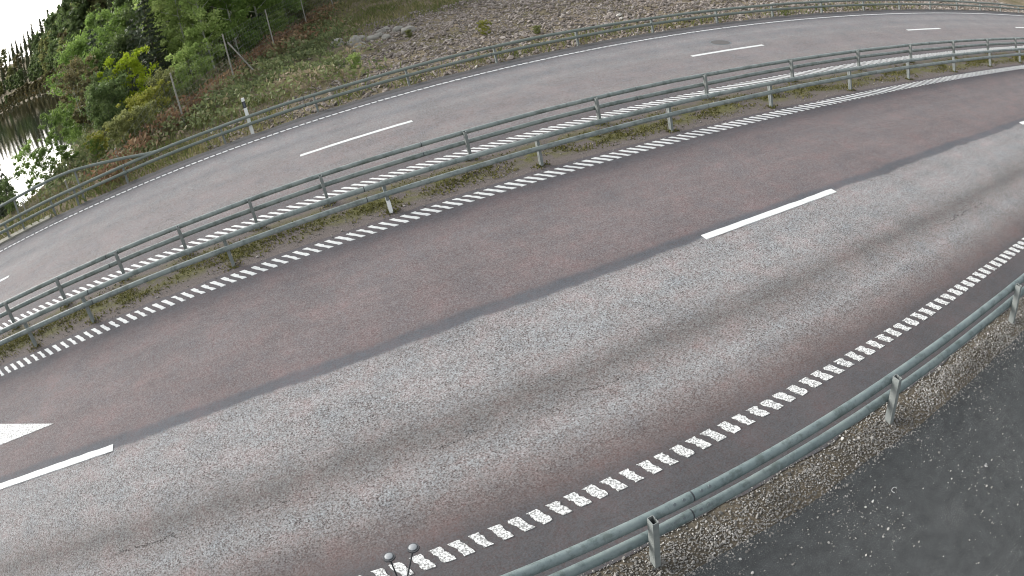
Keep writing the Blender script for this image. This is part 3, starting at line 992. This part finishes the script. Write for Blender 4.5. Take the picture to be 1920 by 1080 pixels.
def broadleaf(seed, h, crown0, spread, nleaf, leaf, nb=26, trunk_r=.09, clump=.42, up=.5):
    rg = np.random.default_rng(seed)
    trunk, limbs = tree_skeleton(h, crown0, spread, nb, rg, rg.uniform(-.04, .04), up)
    mb = MB()
    mb.tube(trunk, trunk_r * (1 - .85 * np.linspace(0, 1, len(trunk))), 8, False)
    C = []; T = []
    for limb, f in limbs:
        mb.tube(limb, trunk_r * .34 * np.linspace(1, .2, len(limb)), 5, False)
        for _ in range(3):
            q = rg.uniform(.35, 1.05)
            c = np.array([np.interp(q, np.linspace(0, 1, 5), limb[:, k]) for k in range(3)]) + rg.normal(0, .16 * spread, 3) * np.array([1, 1, .6])
            m = int(nleaf / (nb * 3) * rg.uniform(.45, 1.6))
            r = clump * spread * rg.uniform(.5, 1.0)
            v = rg.normal(0, 1, (m, 3)); v /= np.linalg.norm(v, axis=1)[:, None]
            C.append(c + v * (r * rg.uniform(0, 1, m) ** .55)[:, None] * np.array([1, 1, .7]))
            T.append(np.clip(rg.normal(.5, .17) + rg.normal(0, .17, m), 0, 1))
    top = trunk[-1]
    m = nleaf // 14
    C.append(top + rg.normal(0, .2 * spread, (m, 3))); T.append(np.clip(rg.normal(.6, .2, m), 0, 1))
    C = np.vstack(C); T = np.concatenate(T)
    V, F = leaf_quads(C, leaf * rg.uniform(.6, 1.3, len(C)))
    return autosmooth(mb.mesh("trunk"), 60), mesh_np("crown", V, F, tint=np.repeat(T, 4))


def conifer(seed, h, spread, nw=22, per=9, leaf=.16, dens=26, trunk_r=.1, crown0=.08):
    rg = np.random.default_rng(seed)
    mb = MB()
    z = np.linspace(0, h, 8)
    mb.tube(np.stack([z * 0, z * 0, z], -1), trunk_r * (1 - .93 * z / h), 8, False)
    C = []; T = []
    for k in range(nw):
        f = crown0 + (1 - crown0) * (k + .5) / nw
        zz = f * h
        Lm = spread * (1 - f) ** .8 + .12
        nbr = max(4, int(per * (1 - .5 * f)))
        for j in range(nbr):
            az = j * 6.283 / nbr + rg.uniform(-.4, .4); L_ = Lm * rg.uniform(.65, 1.12)
            q = np.linspace(0, 1, 4)
            limb = np.stack([np.cos(az) * q * L_, np.sin(az) * q * L_, zz - .32 * L_ * q + .2 * L_ * q * q], -1)
            mb.tube(limb, .016 * np.linspace(1, .3, 4), 4, False)
            m = max(3, int(dens * L_ / spread * 1.4))
            qq = rg.uniform(.12, 1.03, m)
            base = np.stack([np.interp(qq, q, limb[:, c]) for c in range(3)], -1)
            w = .22 * L_ * (1.1 - qq)
            C.append(base + rg.normal(0, 1, (m, 3)) * (w[:, None] * .6 + .03) * np.array([1, 1, .35]) - np.array([0, 0, .04]))
            T.append(np.clip(rg.normal(.45, .12) + rg.normal(0, .2, m) + .15 * (qq - .5), 0, 1))
    C = np.vstack(C); T = np.concatenate(T)
    V, F = leaf_quads(C, leaf * rg.uniform(.6, 1.3, len(C)), elong=2.4)
    return autosmooth(mb.mesh("trunk"), 60), mesh_np("crown", V, F, tint=np.repeat(T, 4))


def put_tree(name, proto, x, y, scale, mats, label, cat, group, rz=None, dz=-.1, sc_z=1.0):
    tm, cm = proto
    z = float(ground_z(np.array([x]), np.array([y]))[0]) + dz
    t = empty(name, (x, y, z), label=label, category=cat, group=group)
    t.rotation_euler = (0, 0, random.uniform(0, 6.28) if rz is None else rz)
    t.scale = (scale, scale, scale * sc_z)
    for nm, me, mt in (("trunk", tm, mats[0]), ("crown", cm, mats[1])):
        if not me.materials: me.materials.append(mt)
        o = link(nm, me, t)
        o.material_slots[0].link = 'OBJECT'
        o.material_slots[0].material = mt
    return t


B_A = broadleaf(1, 7.0, .12, 1.75, 9000, .125)
B_B = broadleaf(2, 7.5, .15, 2.0, 11000, .125, 30)
B_C = broadleaf(3, 8.5, .14, 1.5, 9500, .115, 30, .07, .40, .7)      # slim birch
SH_A = broadleaf(4, 2.2, .02, 1.0, 4200, .085, 20, .03, .45, .6)
SH_B = broadleaf(5, 2.6, .02, 1.1, 3200, .090, 22, .025, .34, .8)
SH_C = broadleaf(6, 3.6, .10, 1.15, 2600, .10, 20, .03, .30, .8)      # airy
C_A = conifer(7, 8.0, 1.7)
C_B = conifer(8, 6.0, 1.5, 18, 9)


def polar(az, r):
    return r * math.sin(math.radians(az)), r * math.cos(math.radians(az))


GW = "trees and bushes between the road and the lake"
# (proto, name, azimuth, distance, scale, trunk material, leaf material, label, category)
TREES = [
    (B_C, "birch_tree", -19.6, 36.2, .86, mat_birch, leaf_light, "slender birch with a pale trunk and light green leaves behind the leaning fence post", "tree"),
    (B_C, "birch_tree", -21.6, 36.8, .78, mat_birch, leaf_light, "light green birch to the left of the pale-trunked birch", "tree"),
    (B_A, "alder_tree", -17.4, 38.0, .85, mat_birch, leaf_mid, "mid green young tree just right of the pale-trunked birch", "tree"),
    (B_A, "alder_tree", -15.2, 40.0, .88, mat_birch, leaf_mid, "dark-stemmed green tree above the brown bracken patch", "tree"),
    (B_A, "alder_tree", -12.9, 43.0, .90, mat_birch, leaf_mid, "rightmost green tree where the forest meets the stony verge", "tree"),
    (C_A, "spruce_tree", -24.2, 37.5, .86, mat_bark, needle_dark, "dark spruce between the bright yellow-green tree and the birches", "tree"),
    (C_B, "spruce_tree", -25.6, 41.5, 1.15, mat_bark, needle_dark, "dark spruce standing behind the bright yellow-green tree", "tree"),
    (SH_B, "rowan_tree", -26.7, 34.8, 1.08, mat_bark, leaf_bright, "bright yellow-green small tree glowing among the dark trees", "tree"),
    (B_B, "alder_tree", -29.2, 44.5, .88, mat_bark, leaf_mid, "tall green tree above and left of the bright yellow-green one", "tree"),
    (B_B, "alder_tree", -31.6, 48.5, .86, mat_bark, leaf_mid, "leftmost tall green tree, its edge against the open lake", "tree"),
    (B_A, "alder_tree", -29.6, 42.0, .62, mat_bark, leaf_dark, "dark green tree at the lake's right-hand shore", "tree"),
    (SH_A, "alder_bush", -28.9, 34.2, 1.0, mat_bark, leaf_dark, "dark green bush below the bright yellow-green tree", "bush"),
    (SH_A, "alder_bush", -29.2, 36.5, 1.05, mat_bark, leaf_dark, "dark bush left of and below the bright yellow-green tree", "bush"),
    (SH_A, "alder_bush", -29.4, 32.0, 1.0, mat_bark, leaf_dark, "dark green bush behind the lowest fence post", "bush"),
    (SH_C, "birch_bush", -31.9, 35.0, .9, mat_birch, leaf_brown, "thin brownish birch bush leaning over the bright water", "bush"),
    (SH_C, "birch_bush", -31.0, 38.0, 1.0, mat_birch, leaf_brown, "brownish sparse bush at the water's right edge", "bush"),
    (SH_B, "willow_bush", -26.9, 29.2, .56, mat_bark, leaf_yellow, "yellowing bush left of the tall fence post", "bush"),
    (SH_B, "willow_bush", -25.3, 29.6, .58, mat_bark, leaf_yellow, "brightest yellow-leaved bush beside the tall fence post", "bush"),
    (SH_A, "willow_bush", -24.4, 31.0, .80, mat_bark, leaf_olive, "olive green bush right behind the tall fence post", "bush"),
    (SH_A, "willow_bush", -22.9, 34.0, .62, mat_bark, leaf_light, "light green bush at the foot of the left birches, right of the spruce", "bush"),
    (SH_A, "willow_bush", -26.6, 26.6, .62, mat_bark, leaf_olive, "olive bush close behind the far guardrail below the yellow bushes", "bush"),
    (SH_A, "willow_bush", -28.8, 27.0, .60, mat_bark, leaf_olive, "olive bush close behind the far guardrail beside the lowest fence post", "bush"),
    (SH_B, "willow_bush", -31.0, 27.6, .42, mat_bark, leaf_yellow, "tiny yellow bush just left of the lowest fence post", "bush"),
    (SH_B, "willow_bush", -31.4, 27.6, .36, mat_bark, leaf_mid, "green bush behind the rising parapet handrail", "bush"),
    (SH_C, "willow_bush", -34.1, 29.0, .70, mat_bark, leaf_mid, "airy leafy bush whose leaves stand out against the bright lake", "bush"),
    (SH_B, "willow_bush", -36.2, 28.6, .58, mat_bark, leaf_mid, "green bush seen through the parapet against the lake", "bush"),
    (SH_C, "willow_bush", -37.9, 29.6, .62, mat_bark, leaf_mid, "sparse bush left of the airy bush, behind the parapet", "bush"),
    (SH_B, "willow_bush", -40.6, 27.6, .5, mat_bark, leaf_dark, "dark bush behind the parapet posts at the left edge", "bush"),
    (C_B, "spruce_tree", -41.2, 32.0, .85, mat_bark, needle_dark, "small dark spruce at the left edge in front of the lake", "tree"),
    (C_B, "spruce_tree", -43.0, 31.0, .80, mat_bark, needle_dark, "spruce cut by the left edge of the picture", "tree"),
    (SH_A, "willow_bush", -20.4, 35.0, .55, mat_bark, leaf_light, "light green bush at the foot of the pale birch trunk", "bush"),
    (SH_B, "willow_bush", -21.7, 34.6, .80, mat_bark, leaf_light, "taller light green bush between the two birch-foot bushes", "bush"),
    (SH_A, "willow_bush", -18.2, 37.6, .55, mat_bark, leaf_dark, "dark green bush behind the leaning fence brace", "bush"),
    (SH_A, "willow_bush", -16.0, 39.4, .6, mat_bark, leaf_mid, "green bush under the dark-stemmed tree above the bracken", "bush"),
    (SH_A, "willow_bush", -13.6, 42.0, .7, mat_bark, leaf_light, "light green bush at the right end of the wood", "bush"),
    (SH_A, "willow_bush", -11.4, 46.0, 1.0, mat_bark, leaf_olive, "olive bush at the rightmost corner of the wood", "bush"),
    (B_C, "birch_tree", -20.7, 40.5, 1.0, mat_birch, leaf_light, "taller light green birch behind the pale-trunked one", "tree"),
    (B_C, "birch_tree", -23.0, 38.5, .82, mat_birch, leaf_light, "light green birch next to the dark spruce", "tree"),
    (B_B, "alder_tree", -26.8, 43.0, .85, mat_bark, leaf_dark, "dark leafy tree directly behind the bright yellow-green one", "tree"),
    (SH_B, "dry_plant", 2.4, 28.4, .24, mat_bark, leaf_yellow, "dry yellow plant standing alone on the stony verge", "plant"),
    (SH_A, "verge_bush", -3.6, 31.0, .17, mat_bark, leaf_olive, "low green bush at the edge between the herbs and the stones", "bush"),
    (SH_A, "verge_bush", -8.4, 26.6, .26, mat_bark, leaf_light, "low light green bush just above the far guardrail", "bush"),
    (SH_A, "verge_bush", 6.6, 27.0, .16, mat_bark, leaf_olive, "low green bush among the stones at the top of the verge", "bush"),
]
for pr_, nm, az, r_, sc, tmm, lm, lab, cat in TREES:
    x, y = polar(az, r_)
    put_tree(nm, pr_, x, y, sc, (tmm, lm), lab, cat, GW)
# forest filling the space behind them
rg = np.random.default_rng(77)
for k in range(56):
    az = -31.5 + 46 * (k + rg.uniform(0, 1)) / 56
    r_ = rg.uniform(44, 72) if az < -11 else rg.uniform(54, 85)
    x, y = polar(az, r_)
    c = k % 5
    pr_, nm, mts = ((B_A, "forest_tree", (mat_bark, leaf_dark)), (B_B, "forest_tree", (mat_bark, leaf_mid)), (C_A, "forest_tree", (mat_bark, needle_dark)),
                    (B_C, "forest_tree", (mat_birch, leaf_mid)), (C_A, "forest_tree", (mat_bark, leaf_dark)))[c]
    put_tree(nm, pr_, x, y, rg.uniform(1.0, 1.45), mts, "green forest tree filling the wood behind the roadside bushes", "tree", "trees of the wood behind the roadside bushes")

# far shore: each tree one small mesh
def far_tree(proto, mats):
    tm, cm = proto
    me = bpy.data.meshes.new("far_tree")
    import bmesh
    bm = bmesh.new(); bm.from_mesh(tm); nt = len(bm.faces); bm.from_mesh(cm)
    bm.faces.ensure_lookup_table()
    for f in bm.faces[nt:]: f.material_index = 1
    bm.to_mesh(me); bm.free()
    me.materials.append(mats[0]); me.materials.append(mats[1])
    return me


FT = [far_tree(conifer(21, 14, 2.2, 20, 8, .55, 10, .16, .25), (mat_bark, needle_far)),
      far_tree(conifer(22, 15, 1.7, 22, 7, .50, 9, .15, .3), (mat_bark, needle_far)),
      far_tree(broadleaf(23, 12, .2, 3.2, 2600, .50, 26, .14), (mat_bark, leaf_olive)),
      far_tree(broadleaf(24, 11, .15, 3.0, 2600, .50, 26, .14), (mat_bark, leaf_brown)),
      far_tree(broadleaf(25, 12, .2, 3.2, 2600, .50, 26, .14), (mat_bark, leaf_dark))]
rg = np.random.default_rng(99)
for k in range(290):
    az = -48 + 25 * (k + rg.uniform(0, 1)) / 290
    rf = far_shore(az)
    lay = k % 5
    r_ = rf + ((3, 14, 40, 85, 150)[lay] + rg.uniform(-2, 22) * (lay > 0)) * min(1.6, max(.6, rf / 420))
    x, y = polar(az, r_)
    me = FT[(3, 4, 0, 1, 0)[lay]] if rg.uniform() < .6 else FT[rg.integers(0, 5)]
    sc = rg.uniform(1.0, 1.45) * (.55 if lay == 0 else 1.0) * (min(1.35, max(.75, rf / 420)) if az < -35.5 else 1.15)
    o = link("far_tree", me, None, None, None, label="dark tree of the wooded far shore across the lake", category="tree", group="trees on the far shore of the lake")
    o.location = (x, y, float(ground_z(np.array([x]), np.array([y]))[0]) - .2)
    o.rotation_euler = (0, 0, rg.uniform(0, 6.28)); o.scale = (sc, sc, sc * rg.uniform(.9, 1.1))
# low growth along the far shoreline
n = 30000
az = RNG.uniform(-52, -28.5, n)
rf = far_shore(az)
r_ = rf + RNG.uniform(-5, 24, n)
x = r_ * np.sin(np.radians(az)); y = r_ * np.cos(np.radians(az)); z = np.maximum(ground_z(x, y), ZLAKE) + RNG.uniform(0, 3.2, n)
V, F = leaf_quads(np.stack([x, y, z], -1), RNG.uniform(.7, 1.7, n) * np.clip(rf / 330, .7, 2))
link("shore_undergrowth", mesh_np("shore_undergrowth", V, F, [leaf_mat("undergrowth", (.045, .050, .022), (.085, .080, .035), (.20, .120, .05), .2)],
                                  tint=np.repeat(np.clip(RNG.beta(2, 3.4, n), 0, 1), 4)), kind='stuff')

# ------------------------------------------------------------------ ground plants
def blades(name, pts, hgt, wid, tint, mat, lean=.5, **props):
    n = len(pts)
    a = RNG.uniform(0, 6.283, n); dirv = np.stack([np.cos(a), np.sin(a), a * 0], -1)
    side = np.stack([-np.sin(a), np.cos(a), a * 0], -1) * (wid / 2)[:, None]
    ln = RNG.uniform(.1, 1, n)[:, None] * lean * hgt[:, None]
    up = np.array([0, 0, 1.0]) * hgt[:, None]
    V = np.stack([pts - side, pts + side, pts + dirv * ln * .35 + up * .6 + side * .7, pts + dirv * ln + up, pts + dirv * ln * .35 + up * .6 - side * .7], 1).reshape(-1, 3)
    F = np.arange(n * 5).reshape(n, 5)
    return link(name, mesh_np(name, V, F, [mat], tint=np.repeat(tint, 5)), **props)


def scatter(n, s0, s1, d0, d1, dens):
    s = RNG.uniform(s0, s1, n); d = RNG.uniform(d0, d1, n)
    k = RNG.uniform(0, 1, n) < dens(s, d)
    s, d = s[k], d[k]
    x, y = flat(s, d)
    return s, d, np.stack([x, y, ground_z(x, y)], -1)


# green herbs and low bushes on the bank
def herb_dens(s, d):
    edge = sstep(4.6, 2.2, s - (d - 24) * .10 + (vnoise(s, d, 61) - .5) * 3.0)
    return edge * sstep(23.0, 25.6, d + (vnoise(s * .8, d * .8, 62) - .5) * 3.4) * np.clip(vnoise(s * 1.3, d * 1.3, 63) * 2.2 - .45, 0, 1)


s, d, p = scatter(60000, -9, 9, 22, 44, herb_dens)
hz = vnoise(s * .9, d * .9, 64)
p[:, 2] += RNG.uniform(0, 1, len(s)) ** .7 * (.15 + .75 * hz)
V, F = leaf_quads(p, RNG.uniform(.06, .15, len(s)))
link("herbs", mesh_np("herbs", V, F, [mat_herb], tint=np.repeat(np.clip(-.05 + 1.15 * vnoise(s * .7, d * .7, 65) + RNG.normal(0, .17, len(s)), 0, 1), 4)), kind='stuff')
# brown bracken along the fence
def fern_dens(s, d):
    line = 22.6 + (s + 5.3) * 2.12
    w = d - line
    a = np.exp(-((w - .3) / 1.3) ** 2)
    b = np.exp(-((s - 1.9) / 1.5) ** 2 - ((d - 37.5) / 1.6) ** 2) * 1.2
    return np.clip((a + b) * np.clip(vnoise(s * .8, d * .8, 71) * 2.6 - .45, 0, 1.4), 0, 1)


s, d, p = scatter(60000, -7, 6, 22, 46, fern_dens)
p[:, 2] += RNG.uniform(0, 1, len(s)) ** .8 * (.35 + .75 * vnoise(s * 1.5, d * 1.5, 73))
V, F = leaf_quads(p, RNG.uniform(.05, .13, len(s)), elong=2.6)
link("bracken", mesh_np("bracken", V, F, [mat_fern], tint=np.repeat(np.clip(vnoise(s * .7, d * .7, 74) * 1.1 - .05 + RNG.normal(0, .14, len(s)), 0, 1), 4)), kind='stuff')
# dry and green grass on the verge
def grass_dens(s, d):
    vg = np.exp(-((d - 22.2) / .6) ** 2) * .9 + .45 * sstep(6, -1, s) * (d < 26)
    top = sstep(33.2, 35, d - (s - 6) * .3) * 1.2
    left = sstep(2, -3, s) * .6
    return np.clip((vg + top + left) * np.clip(vnoise(s * 1.1, d * 1.1, 81) * 2.4 - .6, 0, 1), 0, 1)


s, d, p = scatter(110000, -12, 30, 21.45, 58, grass_dens)
tn = np.clip(.25 + .7 * vnoise(s * .5, d * .5, 82) + RNG.normal(0, .18, len(s)), 0, 1)
blades("verge_grass", p, RNG.uniform(.08, .38, len(s)), RNG.uniform(.015, .04, len(s)), tn, mat_grass, 1.0, kind='stuff')
# moss and small weeds in the median
def moss_dens(s, d):
    return np.exp(-((d - 13.1) / .42) ** 2) * np.clip(vnoise(s * 1.3, d * 2.2, 91) * 3 - 1.05, 0, 1)


n = 52000
s = RNG.uniform(-11, 30, n); d = RNG.uniform(12.5, 13.9, n)
k = RNG.uniform(0, 1, n) < moss_dens(s, d); s, d = s[k], d[k]
ps = np.repeat(np.array(POSTS_F + POSTS_B), 60); pd_ = np.repeat(np.array([12.5] * len(POSTS_F) + [13.88] * len(POSTS_B)), 60)
s = np.concatenate([s, ps + RNG.normal(0, .09, len(ps))]); d = np.concatenate([d, pd_ + RNG.normal(0, .07, len(ps))])
p = P(s, d, -.004)
mat_moss = tinted("moss_tufts", [(0, (.060, .058, .020)), (.5, (.120, .118, .034)), (.85, (.185, .168, .060)), (1, (.32, .28, .18))], .9, .2)
blades("moss", p, RNG.uniform(.015, .055, len(s)), RNG.uniform(.02, .045, len(s)), np.clip(.5 + .6 * (vnoise(s * 2, d * 4, 92) - .5) + RNG.normal(0, .2, len(s)), 0, 1), mat_moss, 1.6, kind='stuff')
# grit along the median
n = 5000
s = RNG.uniform(-10, 24, n); d = np.where(RNG.uniform(0, 1, n) < .6, RNG.normal(12.5, .16, n), RNG.uniform(12.2, 14.1, n))
sz = np.clip(RNG.lognormal(-5.0, .5, n), .004, .026)
stones("median_grit", P(s, d, sz * .3), sz, np.clip(RNG.beta(2, 2.2, n), 0, 1), mat_stone, kind='stuff')

# ------------------------------------------------------------------ wildlife fence
fx = [(-9.2, 17.9 + 5.2), (-7.2, 22.9), (-5.27, 23.9), (-2.9, 26.6), (-.75, 31.0), (1.42, 36.0), (3.6, 41.0), (5.8, 46.0), (8.0, 51.0)]
ftop = [.6, .65, .75, 2.17, 2.47, 2.5, 2.5, 2.5, 2.5]
pf = [P(a, b) for a, b in fx]
f0 = pf[3]
fen = empty("wildlife_fence", Vector(f0), label="wildlife fence of tall pale posts and thin wire along the edge of the trees", category="fence")
mfp = simple("fence_post_wood", (.20, .195, .17), .85, noise=(5, (.30, .29, .255), 4))
tops = []
for (a, b), q, tp in zip(fx, pf, ftop):
    z = float(ground_z(np.array([q[0]]), np.array([q[1]]))[0])
    top = q + np.array([0, 0, tp]); bot = np.array([q[0], q[1], min(z - .3, top[2] - 1.2)])
    tops.append(top)
    mb = MB(); mb.tube(np.array([bot, (bot + top) / 2, top]) - f0, [.040, .037, .033], 9)
    link("post", autosmooth(mb.mesh("post", [mfp])), fen)
mb = MB()
b0 = P(-.62, 31.0, 2.0); b1 = P(.12, 31.1, .35)
mb.tube(np.array([b0, (b0 + b1) / 2, b1]) - f0, [.032, .035, .036], 9)
link("brace", autosmooth(mb.mesh("brace", [mfp])), fen)
mb = MB()
mwire = simple("fence_wire", (.16, .165, .16), .6)
for (q0, q1) in zip(tops[:-1], tops[1:]):
    for k in range(9):
        z0 = -.06 - 2.0 * k / 8
        mb.tube(np.array([q0 + [0, 0, z0], (q0 + q1) / 2 + [0, 0, z0 - .01], q1 + [0, 0, z0]]) - f0, .0035, 4, False)
    L_ = np.linalg.norm(q1 - q0); m = int(L_ / .3)
    for j in range(1, m):
        c = q0 + (q1 - q0) * j / m
        mb.tube(np.array([c + [0, 0, -.06], c + [0, 0, -1.0], c + [0, 0, -2.06]]) - f0, .0028, 4, False)
link("wire_mesh", mb.mesh("wire_mesh", [mwire]), fen, kind='stuff')
